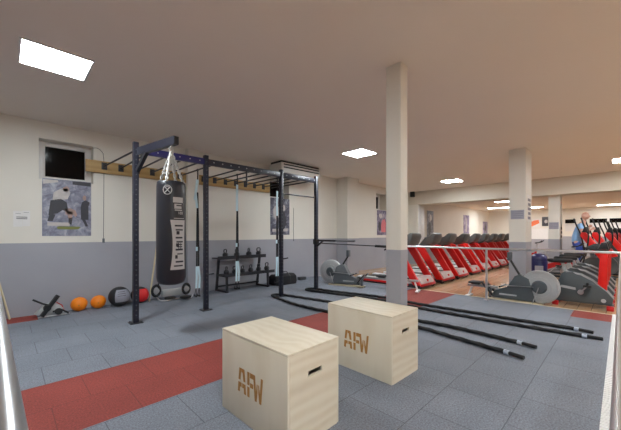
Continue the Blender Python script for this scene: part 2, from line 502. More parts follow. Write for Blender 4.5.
f2 = [(1, blob(.3, .6, .16, .2, 12, 5)), (2, blob(.62, .4, .2, .28, 14, 6)), (1, blob(.66, .74, .12, .1, 12, 7)), (1, [(.1, .16), (.9, .18), (.9, .1), (.1, .08)])]
poster('poster', 'black and white poster behind the rig upright', 5.17, 5.86, 1.31, 2.34, M['poster_dark'], f2, FM)
f3 = [(5, [(.42, .12), (.85, .12), (.9, .5), (.75, .66), (.5, .6), (.4, .4)]), (1, blob(.35, .78, .2, .1, 12, 8)), (2, blob(.25, .35, .14, .2, 12, 9))]
poster('poster', 'poster with a pink red figure, left of the slim column', 10.42, 11.14, 1.29, 2.28, M['poster_red'], f3, FM)
f4 = [(2, blob(.4, .35, .2, .25, 12, 11)), (1, blob(.55, .75, .18, .12, 12, 12))]
poster('poster', 'narrow grey poster right of the white pilaster above the treadmills', 14.85, 15.6, 1.10, 2.5, M['poster_dark'], f4, FM)
poster('poster', 'purple poster on the far wall above the treadmills', 19.85, 20.85, 1.3, 2.5, M['poster_purple'], [(1, [(.35, .1), (.6, .15), (.55, .9), (.4, .8)])], FM)
poster('poster', 'farthest small purple grey poster, above the last treadmills', 23.6, 24.6, 1.33, 2.2, M['poster_purple'], [(2, blob(.5, .5, .2, .3, 12, 14))], FM)

m = MB().box(.085, .19, YB - .004, YB, 1.45, 1.70).box(.193, .285, YB - .004, YB, 1.46, 1.71)
m.mat(1)
for z in (1.60, 1.575): m.box(.12, .25, YB - .0055, YB - .0035, z, z + .010)
m.box(.11, .17, YB - .0055, YB - .0035, 1.66, 1.664); m.box(.205, .27, YB - .0055, YB - .0035, 1.68, 1.684)
tag(m.build('paper_notice', [M['paper'], M['ink']]), 'white paper notice on the wall left of the athlete poster', 'notice')

c = smooth_path([(1.13, YB - .006, 2.90), (1.2, YB - .006, 2.915), (1.27, YB - .006, 2.86), (1.30, YB - .006, 2.72), (1.30, YB - .006, 2.0), (1.295, YB - .006, 1.24)], .05)
t = thing('wall_cable', 'thin cable running down the wall from the nearest window', 'cable', (1.295, YB, 1.18))
o = MB().tube(c, .0045, 6).build('cord', M['console_grey'], t); o.location = (-1.295, -YB, -1.18)
MB().box(-.018, .018, -.02, 0, -.01, .07, bevel=.004).build('switch', M['grey_plastic'], t)
t = thing('pull_switch', 'thin dark cord hanging on the wall right of the black and white poster', 'cord', (6.02, YB, 1.15))
MB().tube([(0, -.006, .95), (0, -.006, .01)], .005, 6).build('cord', M['console_grey'], t)
MB().ball((0, -.014, 0), .014).build('knob', M['console_grey'], t)

tag(MB().tube([(.045, 6.70, 0.004), (-.36, 6.786, 2.0)], .013, 10).build('wooden_pole', M['pale_wood']), 'thin pale pole leaning on the wall at the left edge', 'pole', 'poles leaning on the wall')
tag(MB().tube([(2.02, 6.58, 0.004), (2.285, 6.785, 1.55)], .016, 10).build('wooden_pole', M['pale_wood']), 'thin pale wooden pole leaning on the wall behind the punch bag', 'pole', 'poles leaning on the wall')

# ceiling mounted air conditioner
t = thing('air_conditioner', 'cream air conditioner hung under the ceiling by the rig', 'air conditioner', (4.95, 6.05, 2.82))
m = MB().prism([(0, .10), (.12, 0), (.48, 0), (.48, .34), (0, .34)], 'x', 0, 1.42, bevel=.012)
m.build('casing', M['ac_white'], t)
g = MB()
for z in (.28, .205): g.box(.08, 1.37, -.006, .01, z, z + .032)
g.build('air_grille', M['dark_slot'], t)
MB().box(.02, 1.40, .03, .46, .341, .39).build('mounting_plate', M['dark_slot'], t)
t = thing('speaker', 'small black speaker on the pilaster right of the slim column', 'speaker', (12.95, 6.55, 2.98))
MB().box(-.14, -.02, -.09, .09, 0, .26, bevel=.01).build('cabinet', M['black_plastic'], t)
MB().box(-.02, 0, -.04, .04, .08, .18).build('bracket', M['black_metal'], t)

# ================================================================ RIG
YR_ = 5.13
UP = [1.385, 2.495, 4.19, 5.265]
rig = thing('pull_up_rig', 'dark steel pull up rig with monkey bars bolted to the left wall', 'exercise rig', (UP[0], YR_, 0))
def rp(mb, name, mat, parent=rig):
    o = mb.build(name, mat, parent)
    if parent is rig: o.location = (-UP[0], -YR_, 0)
    return o
for i, ux in enumerate(UP):
    a = .0375; m = MB().box(ux - a, ux + a, YR_ - a, YR_ + a, .01, 2.71, bevel=.006)
    m.mat(1); z = .12
    while z < 2.66:      # punched holes on the two faces toward the room
        m.cyl((ux, YR_ - a - .0012, z), (ux, YR_ - a + .002, z), .0105, 8)
        m.cyl((ux - a - .0012, YR_, z), (ux - a + .002, YR_, z), .0105, 8)
        z += .075
    u = rp(m, 'upright', [M['navy_metal'], M['dark_grey_plastic']])
    b = MB().box(ux - .085, ux + .085, YR_ - .085, YR_ + .085, 0, .012, bevel=.003)
    for dx in (-.062, .062):
        for dy in (-.062, .062): b.cyl((ux + dx, YR_ + dy, .012), (ux + dx, YR_ + dy, .022), .009, 6)
    b.build('base_plate', M['black_metal'], u)
for i in range(3):
    x0, x1 = UP[i] + .0375, UP[i + 1] - .0375
    m = MB().box(x0, x1, YR_ - .03, YR_ + .03, 2.545, 2.65, bevel=.005).mat(1)
    x = x0 + .1
    while x < x1 - .05:
        m.cyl((x, YR_ - .0315, 2.60), (x, YR_ - .028, 2.60), .012, 8); x += .17
    o = rp(m, 'cross_beam', [M['violet_metal'] if i == 0 else M['navy_metal'], M['light_grey_plastic']])
bx = [1.30, 1.57, 1.85, 2.13, 2.41, 2.68, 3.22, 3.50, 3.78, 4.06, 4.34, 4.62, 4.90, 5.17]
for x in bx:
    xx = min(max(x, UP[0]), UP[3])
    b = rp(MB().tube([(xx, YR_ + .03, 2.59), (x, YB - .05, 2.59)], .015, 10), 'monkey_bar', M['black_metal'])
    if x < 5.1: MB().box(x - .045, x + .045, YB - .062, YB - .05, 2.525, 2.655, bevel=.004).build('wall_bracket', M['black_metal'], b)
rp(MB().box(1.02, 2.825, YB - .05, YB, 2.46, 2.68, bevel=.004), 'mounting_board', M['board'])
rp(MB().box(3.085, 5.12, YB - .05, YB, 2.46, 2.68, bevel=.004), 'mounting_board', M['board'])
# punch bag arm
m = MB().tube([(1.425, YR_ - .03, 2.57), (1.60, 4.14, 2.57)], 1, flat=(.033, .055))
arm = rp(m, 'bag_arm', M['navy_metal'])
MB().tube([(1.602, 4.139, 2.57), (1.6035, 4.13, 2.57)], 1, flat=(.03, .05)).build('end_cap', M['black_plastic'], arm)
MB().bar((1.40, YR_ - .045, 2.28), (1.455, 4.86, 2.52), .05, .05).build('brace', M['black_metal'], arm)
MB().torus((1.585, 4.24, 2.49), .022, .006, 'y').build('hook', M['chain'], arm)
# far end attachments
rp(MB().tube([(UP[2] + .03, YR_, 2.2), (UP[3] - .03, YR_, 2.2)], .016, 10), 'pull_up_bar', M['black_metal'])
m = MB().box(UP[3] - .05, UP[3] + .05, YR_ - .055, YR_ + .055, 1.09, 1.21, bevel=.004)
o = rp(m, 'bar_hook', M['black_metal'])
m = MB().box(UP[3] - .03, UP[3] + .03, YR_ - .62, YR_ - .05, 1.16, 1.20, bevel=.006)
m.bar((UP[3], YR_ - .05, 1.05), (UP[3], YR_ - .22, 1.17), .035, .03)
sa = rp(m, 'spotter_arm', M['black_metal'])
MB().tube([(UP[3], YR_ - .6, 1.18), (UP[3], YR_ - 1.15, 1.18)], .018, 10).build('sleeve', M['grey_plastic'], sa)
m = MB().tube([(UP[3] + .06, YR_ - .05, 1.115), (UP[3] + .06, YR_ - 1.62, 1.09)], .011, 10)
gb = rp(m, 'long_bar', M['black_metal'])
MB().tube([(UP[3] + .06, YR_ - 1.62, 1.09), (UP[3] + .06, YR_ - 2.1, 1.08)], .026, 14).build('bar_sleeve', M['black_rubber'], gb)
rp(MB().tube([(3.33, YR_ + .0, 2.55), (3.33, YR_ + .0, 2.27)], .017, 8), 'hanger', M['black_metal'])
for (ux, z) in ((2.48, .62), (4.19, .80)):
    rp(MB().cyl((ux + .03, YR_ - .03, z), (ux + .12, YR_ - .09, z + .02), .012, 10), 'spring_pin', M['black_metal'])

# ---------------------------------------------------------------- punch bag
BX, BY = 1.575, 4.24
bag = thing('punch_bag', 'black hanging punch bag with pale print, on chains from the rig arm', 'punch bag', (BX, BY, .66))
rb = .182
prof = [(.03, 0), (.10, .004), (.15, .02), (.172, .05), (rb, .10), (rb + .003, .5), (rb, 1.0), (rb - .002, 1.30), (rb - .008, 1.355), (.165, 1.365), (.16, 1.34), (.02, 1.335)]
MB().lathe(prof, (0, 0, 0), seg=40).build('body', M['bag_leather'], bag)
# print wrapped on the front: angle measured from the direction to the camera
ang0 = math.atan2(-BY, -BX)
def wrap(m, poly, r=rb + .0045):
    """poly of (s metres to the right as seen, z)"""
    n = len(poly); vs = []
    for s_, z in poly:
        th = ang0 + s_ / rb
        vs.append(m.bm.verts.new((r * math.cos(th), r * math.sin(th), z)))
    f = m.bm.faces.new(vs); f.material_index = m.mi
def wrect(m, s0, s1, z0, z1, r=rb + .0045, n=6, f0=lambda z: 0, f1=lambda z: 0):
    zs = [z0 + (z1 - z0) * k / 8 for k in range(9)] if z1 - z0 > .1 else [z0, z1]
    for a, b in zip(zs, zs[1:]):
        for k in range(n):
            def S(z, q): lo = s0 + f0(z); hi = s1 + f1(z); return lo + (hi - lo) * q / n
            wrap(m, [(S(a, k), a), (S(a, k + 1), a), (S(b, k + 1), b), (S(b, k), b)], r)
m = MB()
# label block near the top
wrect(m, .02, .15, 1.08, 1.15); wrect(m, .035, .13, 1.0, 1.065); wrect(m, .04, .14, .975, .99)
# long waisted panel
zb, zt = .21, .855
waist = lambda z: .028 * (1 - ((z - (zb + zt) / 2) / ((zt - zb) / 2)) ** 2)
wrect(m, -.012, .19, zb, zt, f0=waist, f1=lambda z: -.3 * waist(z))
m.mat(1)
rr2 = rb + .006
z = zb + .04
for (a, b, h) in ((.03, .15, .012), (.05, .16, .014), (.045, .075, .03), (.07, .15, .010), (.05, .15, .016), (.055, .085, .028), (.06, .15, .012), (.05, .145, .014), (.06, .10, .03), (.05, .15, .012), (.04, .15, .014)):
    wrect(m, a, b, z, z + h * 1.5, rr2, 4); z += .052
# hash-like glyph in the middle
for (a, b, c, d) in ((.065, .14, .50, .512), (.065, .14, .53, .542), (.085, .095, .48, .56), (.112, .122, .48, .56)): wrect(m, a, b, c, d, rr2 + .0006, 3)
wrect(m, .06, .13, 1.035, 1.05, rr2, 3)
m.mat(0)
def digit(m, ch, s, z, w=.016, h=.034, t_=.006):
    segs = {'1': 'BC', '2': 'ABGED', '0': 'ABCDEF'}[ch]
    R_ = {'A': (s, s + w, z + h - t_, z + h), 'D': (s, s + w, z, z + t_), 'G': (s, s + w, z + h / 2 - t_ / 2, z + h / 2 + t_ / 2),
          'B': (s + w - t_, s + w, z + h / 2, z + h), 'C': (s + w - t_, s + w, z, z + h / 2), 'E': (s, s + t_, z, z + h / 2), 'F': (s, s + t_, z + h / 2, z + h)}
    for q in segs: wrect(m, *R_[q], n=1)
for i, ch in enumerate('120'): digit(m, ch, .078 + i * .026, .93)
# white frame line above the long panel
wrect(m, .03, .175, .872, .88)
o = m.build('print', [M['bag_white'], M['ink']], bag)
# round emblem
m = MB()
cz = 1.24; cs = -.045
def sp(s_, z, r=rb + .006): th = ang0 + s_ / rb; return (r * math.cos(th), r * math.sin(th), z)
m.tube([sp(cs + .05 * math.cos(2 * PI * k / 24), cz + .058 * math.sin(2 * PI * k / 24)) for k in range(24)], .006, 6, closed=True)
m.tube([sp(cs - .03, cz - .035), sp(cs, cz), sp(cs + .03, cz + .035)], .006, 6)
m.tube([sp(cs + .03, cz - .035), sp(cs, cz), sp(cs - .03, cz + .035)], .006, 6)
m.tube([sp(cs - .028, cz + .03), sp(cs, cz + .042), sp(cs + .028, cz + .03)], .005, 6)
m.build('emblem', M['bag_white'], bag)
m = MB()
m.torus((0, 0, 1.80), .03, .008, 'y'); m.build('ring', M['chain'], bag)
for k in range(4):
    th = ang0 + R(68 + 90 * k); p1 = Vector((.155 * math.cos(th), .155 * math.sin(th), 1.355)); p0 = Vector((0, 0, 1.775))
    m = MB(); n = 13; d = (p1 - p0); q = d.to_track_quat('Z', 'Y').to_matrix()
    for j in range(n):
        c = p0 + d * (j + .5) / n; L = d.length / n * .82; ax = Vector((.015, 0, 0)) if j % 2 else Vector((0, .015, 0))
        pts = []
        for a in range(10):
            t_ = 2 * PI * a / 10
            pts.append(c + q @ (ax * math.cos(t_) + Vector((0, 0, L * math.sin(t_)))))
        m.tube(pts, .0075, 6, closed=True)
    m.build('chain', M['chain'], bag)
for k in range(4):
    th = ang0 + R(68 + 90 * k)
    MB().torus((.16 * math.cos(th), .16 * math.sin(th), 1.355), .022, .005, 'z', 12).build('d_ring', M['chain'], bag)

# ---------------------------------------------------------------- suspension trainers
def trainer(label, x, y, bar_x, zt, zb, spread):
    """hangs from a monkey bar at z 2.59"""
    t = thing('suspension_trainer', label, 'suspension trainer', (x, y, zb), 0, 'suspension trainers hanging from the monkey bars')
    L = lambda z: z - zb
    m = MB().tube([(0, 0, L(2.605)), (.004, 0, L(2.5)), (0, 0, L(zt))], 1, flat=(.012, .003))
    m.torus((0, 0, L(2.59)), .021, .004, 'y', 14)
    m.build('anchor_strap', M['strap_black'], t)
    a = MB().tube([(-.01, -.012, L(zt)), (-.02 - spread, -.03, L(zt - .28)), (-.02, -.022, L(zt - .56))], 1, flat=(.023, .004))
    if spread > .02: a.tube([(.01, .01, L(zt - .02)), (-spread * 1.6, 0, L(zt - .34)), (-spread * 1.7, 0, L(zt - .40))], 1, flat=(.018, .004))
    a.build('upper_webbing', M['strap_blue'], t)
    for sgn in (-1, 1):
        s = MB().tube([(0, 0, L(zt - .25)), (.014 * sgn, 0, L(zt - .9)), (.018 * sgn, 0, L(zb + .55))], 1, flat=(.014, .003))
        st = s.build('strap', M['strap_black'], t)
        MB().box(.018 * sgn - .017, .018 * sgn + .017, -.012, .012, L(zb + .9), L(zb + .98), bevel=.004).build('buckle', M['strap_blue'] if sgn < 0 else M['black_plastic'], st)
        MB().tube([(.018 * sgn - .01, -.014, L(zb + .60)), (.03 * sgn + .005, -.014, L(zb + .38)), (.03 * sgn, -.005, L(zb + .17))], 1, flat=(.019, .005)).build('foot_loop', M['strap_blue'], t)
        hx = .032 * sgn
        h = MB().tube([(hx - .01, -.05, .02), (hx - .01, .05, .02)], .016, 10)
        h.tube([(hx - .01, -.05, .02), (hx, 0, .17), (hx - .01, .05, .02)], .006, 6)
        h.build('handle', M['black_rubber'], t)
    return t
trainer('suspension trainer hanging between the punch bag and the second upright', 2.68, 5.86, 2.68, 2.40, .10, .035)
trainer('suspension trainer hanging in front of the kettlebell rack', 3.50, 5.75, 3.5, 2.38, .16, .006)
trainer('suspension trainer hanging just left of the third rig upright', 4.34, 5.45, 4.34, 2.30, .22, .012)

# ================================================================ PLYOMETRIC BOXES
def letter_polys():
    """stencil AFW, unit cell 1 wide x 1 high each"""
    A = [[(0, 0), (.24, 0), (.27, .22), (.46, .22), (.46, .40), (.07, .40)], [(.54, .22), (.73, .22), (.76, 0), (1, 0), (.93, .40), (.54, .40)],
         [(.085, .50), (.31, .50), (.40, .82), (.44, 1), (.20, 1)], [(.69, .50), (.915, .50), (.80, 1), (.44, 1), (.46, .84), (.58, .84)]]
    F = [[(0, 0), (.32, 0), (.32, .40), (0, .40)], [(0, .48), (.32, .48), (.32, 1), (0, 1)], [(.40, .80), (1, .80), (1, 1), (.40, 1)], [(.40, .42), (.85, .42), (.85, .60), (.40, .60)]]
    W = [[(0, 1), (.20, 1), (.30, .35), (.38, .70), (.46, .70), (.46, .38), (.36, 0), (.17, 0)], [(1, 1), (.80, 1), (.70, .35), (.62, .70), (.54, .70), (.54, .38), (.64, 0), (.83, 0)]]
    return A, F, W
def plyo(label, x, y, rz):
    """AFW face looks to -X; origin at corner (x, y)"""
    w, l, h, t_ = .48, .767, .607, .018
    t = thing('plyo_box', label, 'plyo box', (x, y, 0), rz, 'wooden plyo boxes')
    e = .0015
    fp = MB().box(0, t_, t_ * .0 + e, l - e, e, h - t_ - .0008, bevel=.0025).build('front_panel', M['ply_v'], t)
    MB().box(w - t_, w, e, l - e, e, h - t_ - .0008, bevel=.0025).build('back_panel', M['ply_v'], t)
    MB().box(0, w, 0, l, h - t_, h, bevel=.003).build('top_panel', M['ply_v'], t)
    MB().box(t_, w - t_, t_, l - t_, 0, t_).build('bottom_panel', M['ply'], t)
    for (y0, y1) in ((.0, t_), (l - t_, l)):
        m = MB(); a0, a1, b0, b1 = w / 2 - .065, w / 2 + .065, .42, .455
        zt = h - t_ - .0008; g = t_ + .0008
        m.box(g, a0, y0, y1, 0, zt); m.box(a1, w - g, y0, y1, 0, zt); m.box(a0, a1, y0, y1, 0, b0); m.box(a0, a1, y0, y1, b1, zt)
        bmesh.ops.remove_doubles(m.bm, verts=m.bm.verts, dist=.0002)
        ep = m.build('end_panel', M['ply'], t)
    m = MB()
    for poly_set, y0 in zip(letter_polys(), (.505, .385, .315)):
        wd = {.505: .105, .385: .055 * 1.5, .315: .11}[y0]
        for p in poly_set:
            # seen from -X the letters run toward -Y
            m.prism([(y0 + .04 - (u - .0) * wd, .205 + v * .172) for u, v in p], 'x', -.0012, .0005)
    m.build('stencilled_letters', M['logo_brown'], fp)
    return t
plyo('pale plywood jump box marked AFW nearest the camera', 1.20, 1.407, .012)
plyo('pale plywood jump box marked AFW in front of the slim column', 2.409, 1.419, -.015)

# ================================================================ BATTLE ROPES
def rope(label, pts, nh):
    P = [Vector((x * .98, y * (.98 if y < 4.9 else 1), .027)) for x, y in pts]
    path = smooth_path(P, .035)
    # arc length trimming for handles
    t = thing('battle_rope', label, 'rope', (P[len(P) // 2].x, P[len(P) // 2].y, 0), 0, 'battle ropes')
    off = Vector((-t.location.x, -t.location.y, 0))
    acc = [0]
    for a, b in zip(path, path[1:]): acc.append(acc[-1] + (b - a).length)
    T = acc[-1]
    def at(d):
        for i in range(len(acc) - 1):
            if acc[i + 1] >= d - 1e-9: return path[i].lerp(path[i + 1], (d - acc[i]) / max(acc[i + 1] - acc[i], 1e-9))
        return path[-1].copy()
    def seg(lo, hi):
        n = max(2, int((hi - lo) / .03))
        return [at(lo + (hi - lo) * k / n) + off for k in range(n + 1)]
    MB().tube(seg(.16, T - .16), .024, 9, lobes=3, twist=28).build('rope', M['black_rubber'], t, sharp=60)
    for lo, hi in ((0, .165), (T - .165, T)):
        h = MB().tube(seg(lo, hi), .021, 10).build('handle', M['black_rubber'], t)
    for lo, hi in ((.15, .20), (T - .20, T - .15)):
        MB().tube(seg(lo, hi), .0262, 12).build('tape_band', M['tape'], t)
rope('black battle rope looped round the third rig upright, its ends nearer the camera',
     [(3.965, .74), (4.03, 1.0), (4.13, 1.6), (4.2, 2.05), (4.10, 2.8), (3.93, 3.6), (3.90, 4.2), (3.92, 4.5), (4.03, 4.95), (4.07, 5.15), (4.12, 5.25), (4.22, 5.27), (4.31, 5.2), (4.34, 5.08),
      (4.42, 4.7), (4.52, 4.1), (4.55, 3.2), (4.5, 2.4), (4.56, 1.75), (4.50, 1.0), (4.44, .705)], .3)
rope('black battle rope looped round the last rig upright, its ends nearer the far handrail',
     [(5.385, .165), (5.375, .4), (5.33, 1.07), (5.30, 1.8), (5.31, 2.56), (5.40, 3.3), (5.34, 4.0), (5.19, 4.75), (5.11, 5.02), (5.10, 5.17), (5.17, 5.27), (5.28, 5.27), (5.37, 5.18), (5.38, 5.02),
      (5.45, 4.6), (5.66, 3.6), (5.60, 2.7), (5.64, 1.8), (5.65, 1.1), (5.69, .55), (5.655, .27)], .3)

# ================================================================ HANDRAILS
hr = thing('handrail', 'stainless handrail along the right and far edges of the rubber floor', 'handrail', (6.93, 0, WZ))
o = MB().tube([(.02, -.006, 1.035), (6.93, .0, 1.035)], .019, 16).build('top_rail', M['steel'], hr); o.location = (-6.93, 0, -WZ)
o = MB().tube([(6.93, .0, 1.035), (6.93, 3.95, 1.035)], .021, 16).build('top_rail', M['steel'], hr); o.location = (-6.93, 0, -WZ)
for (px, py) in ((3.5, -.0), (6.93, .0), (6.93, 1.93), (6.93, 3.9)):
    z0 = .0 if py > .1 else WZ
    m = MB().tube([(px, py, z0), (px, py, 1.03)], .021, 14).lathe([(.05, z0), (.05, z0 + .008), (.024, z0 + .012)], (px, py, 0), seg=18)
    if px == 3.5: continue
    o = m.build('post', M['steel'], hr); o.location = (-6.93, 0, -WZ)
hl = thing('handrail', 'stainless handrail at the left edge, close to the camera', 'handrail', (-.01, 0, 0))
o = MB().tube([(.02, .03, 1.035), (-.14, 6.0, 1.035)], .021, 16).build('top_rail', M['steel'], hl); o.location = (.01, 0, 0)
for y in (3.2, 5.95):
    px = .02 - .0268 * y
    o = MB().tube([(px, y, 0), (px, y, 1.03)], .021, 14).lathe([(.05, 0), (.05, .008), (.024, .012)], (px, y, 0), seg=18).build('post', M['steel'], hl); o.location = (.01, 0, 0)

# ================================================================ FLOOR ITEMS BY THE LEFT WALL
def fball(label, x, y, r):
    t = thing('medicine_ball', label, 'ball', (x, y, 0), 0, 'balls along the left wall')
    m = MB().ball((0, 0, r), r); m.build('shell', M['orange'], t)
    MB().torus((0, 0, r), r * .995, .004, 'x', 28).torus((0, 0, r), r * .995, .004, 'y', 28).build('seam', M['orange'], t)
    MB().cyl((-.02, -r * .98, r), (-.02, -r * 1.004, r), .010, 10).build('valve', M['logo_brown'], t)
fball('left one of the two orange balls by the wall', .905, 6.62, .118)
fball('right one of the two orange balls, beside the black and grey ball', 1.185, 6.62, .115)
def medball(label, x, y, r, panel_mat, a0, a1, z0, z1):
    t = thing('medicine_ball', label, 'ball', (x, y, 0), 0, 'balls along the left wall')
    MB().ball((0, 0, r), r, seg=32).build('shell', M['ball_black'], t)
    m = MB(); n, k = 12, 8; rr = r + .003; base = math.atan2(-y, -x)
    G = [[None] * (k + 1) for _ in range(n + 1)]
    for i in range(n + 1):
        for j in range(k + 1):
            az = base + R(a0 + (a1 - a0) * i / n); el = R(z0 + (z1 - z0) * j / k)
            G[i][j] = m.bm.verts.new((rr * math.cos(el) * math.cos(az), rr * math.cos(el) * math.sin(az), r + rr * math.sin(el)))
    for i in range(n):
        for j in range(k): m.bm.faces.new((G[i][j], G[i + 1][j], G[i + 1][j + 1], G[i][j + 1]))
    if panel_mat is M['ball_grey']:
        m.mat(1)
        for q, el in enumerate((34, 22, 10)):
            m.tube([(rr * 1.006 * math.cos(R(el)) * math.cos(base + R(a)), rr * 1.006 * math.cos(R(el)) * math.sin(base + R(a)), r + rr * 1.006 * math.sin(R(el))) for a in range(-8, 40, 6)], .004, 5)
    m.build('panel', [panel_mat, M['ink']], t)
    return t
medball('large black medicine ball with a grey panel, second from the right of the balls', 1.50, 6.56, .178, M['ball_grey'], -22, 68, -28, 48)
medball('black and red medicine ball behind the first rig upright', 1.85, 6.58, .155, M['ball_red'], -2, 88, -50, 50)

# ab crunch device left of the balls
t = thing('ab_roller', 'small grey floor exerciser with black handles, left of the orange balls', 'exerciser', (.52, 6.52, 0))
MB().prism([(-.20, .06), (-.08, .20), (.06, .22), (.16, .12), (.18, .02), (-.10, .02)], 'y', -.04, .10, bevel=.02).build('body', M['light_grey_plastic'], t)
MB().bar((-.12, -.09, .03), (.09, -.04, .33), .05, .05).build('tilted_bar', M['black_plastic'], t)
MB().tube([(-.22, -.02, .30), (-.10, -.03, .22), (.02, -.05, .17)], .014, 10).build('handle', M['black_rubber'], t)
MB().tube([(.02, -.06, .08), (.13, -.08, .10), (.22, -.09, .03)], .014, 10).build('handle', M['black_rubber'], t)
for p in ((-.05, -.075, .15), (.09, -.10, .08)):
    MB().lathe([(.02, -.025), (.05, -.022), (.05, .022), (.02, .025)], p, 'y', 18).build('roller', M['black_rubber'], t)
MB().tube([(-.16, -.05, .012), (.24, -.03, .012)], .012, 8).build('base_tube', M['steel'], t)
MB().tube([(.05, .0, .23), (.14, -.02, .16), (.17, -.03, .05)], .008, 8).build('red_tube', M['red_plastic'], t)

# chrome exerciser behind the punch bag
t = thing('stepper', 'chrome framed exerciser with two dark oval pads behind the punch bag', 'exerciser', (2.43, 6.44, 0))
m = MB().tube(smooth_path([(-.30, .12, .10), (-.26, -.04, .02), (-.10, -.10, .018), (.05, -.06, .018), (.18, -.10, .018), (.30, -.16, .02), (.36, -.10, .06)], .04), .013, 10)
m.build('frame', M['steel'], t)
for (x, y) in ((-.07, .02), (.19, -.10)):
    MB().lathe([(.02, .03), (.105, .032), (.115, .045), (.10, .058), (.02, .06)], (x, y - .05, 0), 'z', 28).build('pad', M['black_rubber'], t)
for (x, y, z, r) in ((-.30, .08, .20, .105), (.26, -.02, .19, .10)):
    MB().torus((x, y, z), r, .026, 'y', 24, sx=.7).build('grip_ring', M['black_rubber'], t)
    MB().lathe([(.02, -.03), (.055, -.025), (.06, .02), (.02, .03)], (x, y, z), 'y', 20).build('wheel', M['silver'], t)
MB().tube(smooth_path([(-.26, .08, .30), (-.24, .08, .42), (-.15, .06, .50), (-.06, .06, .52)], .04), .013, 8).build('lever', M['black_rubber'], t)
MB().box(-.18, .22, .10, .16, .05, .20, bevel=.02).build('housing', M['light_grey_plastic'], t)

# duffel bag
t = thing('duffel_bag', 'black duffel bag on the floor beside the kettlebell rack', 'bag', (5.25, 6.36, 0))
m = MB()
m.prism([(-.17, .0), (.17, .0), (.19, .08), (.17, .22), (.08, .275), (-.08, .275), (-.17, .22), (-.19, .08)], 'x', -.36, .36, bevel=.05)
m.build('body', M['strap_black'], t)
for x in (-.12, .12): MB().tube([(x, -.15, .004), (x, -.19, .08), (x, -.173, .22), (x, -.08, .278), (x, .08, .278), (x, .173, .22), (x, .19, .08)], 1, flat=(.016, .004)).build('strap', M['black_plastic'], t)
MB().tube(smooth_path([(-.12, -.06, .275), (-.05, -.1, .34), (.05, -.1, .34), (.12, -.06, .275)], .03), .010, 8).build('handle', M['strap_black'], t)
MB().tube([(-.31, 0, .276), (.31, 0, .276)], .005, 6).build('zip', M['grey_plastic'], t)
tag(MB().box(6.02, 6.26, 6.5, 6.62, 0, .085, bevel=.006).build('brick', M['dark_grey_plastic']), 'small dark block on the floor by the wall, left of the last upright', 'block')

# ---------------------------------------------------------------- kettlebell rack
rk = thing('kettlebell_rack', 'black two tier rack holding kettlebells against the left wall', 'rack', (4.1, 6.5, 0))
def kp(mb, name, mat, parent=rk):
    o = mb.build(name, mat, parent)
    if parent is rk: o.location = (-4.1, -6.5, 0)
    return o
for x in (3.53, 4.68):
    kp(MB().bar((x, 6.72, 0), (x, 6.60, .80), .05, .04), 'leg', M['black_metal'])
    kp(MB().bar((x + .03, 6.28, 0), (x + .03, 6.30, .385), .045, .04), 'leg', M['black_metal'])
    kp(MB().bar((x, 6.72, .022), (x + .03, 6.26, .022), .05, .04), 'foot_bar', M['black_metal'])
    kp(MB().bar((x, 6.66, .37), (x + .03, 6.26, .37), .045, .035), 'side_bar', M['black_metal'])
kp(MB().bar((3.55, 6.68, .10), (4.70, 6.68, .10), .035, .035), 'cross_bar', M['black_metal'])
s1 = kp(MB().box(3.40, 4.72, 6.40, 6.70, .76, .785, bevel=.004).box(3.40, 4.72, 6.385, 6.40, .745, .825), 'shelf', M['black_metal'])
s2 = kp(MB().box(3.46, 4.86, 6.22, 6.56, .385, .405, bevel=.004).box(3.46, 4.86, 6.205, 6.22, .365, .435), 'shelf', M['black_metal'])
kb = None
def kettlebell(label, x, y, z, s, rz):
    global kb
    if kb is None:
        t = thing('kettlebell', label, 'kettlebell', (x, y, z), rz, 'kettlebells on the rack')
        MB().lathe([(.05, 0), (.07, .006), (.092, .05), (.096, .085), (.085, .125), (.06, .152), (.03, .165)], (0, 0, 0), seg=28).build('bell', M['black_metal'], t)
        MB().tube(smooth_path([(-.06, 0, .135), (-.095, 0, .20), (-.085, 0, .255), (-.04, 0, .272), (.04, 0, .272), (.085, 0, .255), (.095, 0, .20), (.06, 0, .135)], .012), .018, 10).build('handle', M['black_metal'], t)
        MB().lathe([(.004, -.004), (.036, -.003), (.036, .003), (.004, .004)], (0, -.094, .08), 'y', 18).build('badge', M['grey_plastic'], t)
        kb = t
    else:
        t = dup(kb, label, (x, y, z), rz)
    s *= .68
    t.scale = (s, s, s)
    return t
ZT, ZL = .7855, .4055
kettlebell('leftmost kettlebell on the upper shelf of the black rack', 3.66, 6.54, ZT, 1.0, .6)
kettlebell('second kettlebell from the left on the upper shelf, behind the hanging straps', 3.97, 6.54, ZT, 1.0, .5)
kettlebell('third kettlebell from the left on the upper shelf', 4.31, 6.54, ZT, 1.05, .7)
kettlebell('rightmost kettlebell on the upper shelf of the black rack', 4.60, 6.54, ZT, 1.05, .3)
kettlebell('leftmost kettlebell on the lower shelf of the black rack', 3.60, 6.38, ZL, .95, .8)
kettlebell('second kettlebell from the left on the lower shelf, behind the hanging straps', 3.81, 6.38, ZL, .9, .4)
kettlebell('third kettlebell from the left on the lower shelf', 4.03, 6.38, ZL, .9, .6)
kettlebell('fourth kettlebell from the left on the lower shelf', 4.26, 6.38, ZL, .95, .6)
kettlebell('fifth kettlebell from the left on the lower shelf', 4.49, 6.38, ZL, 1.0, .5)
kettlebell('rightmost kettlebell on the lower shelf of the black rack', 4.74, 6.38, ZL, 1.05, .4)

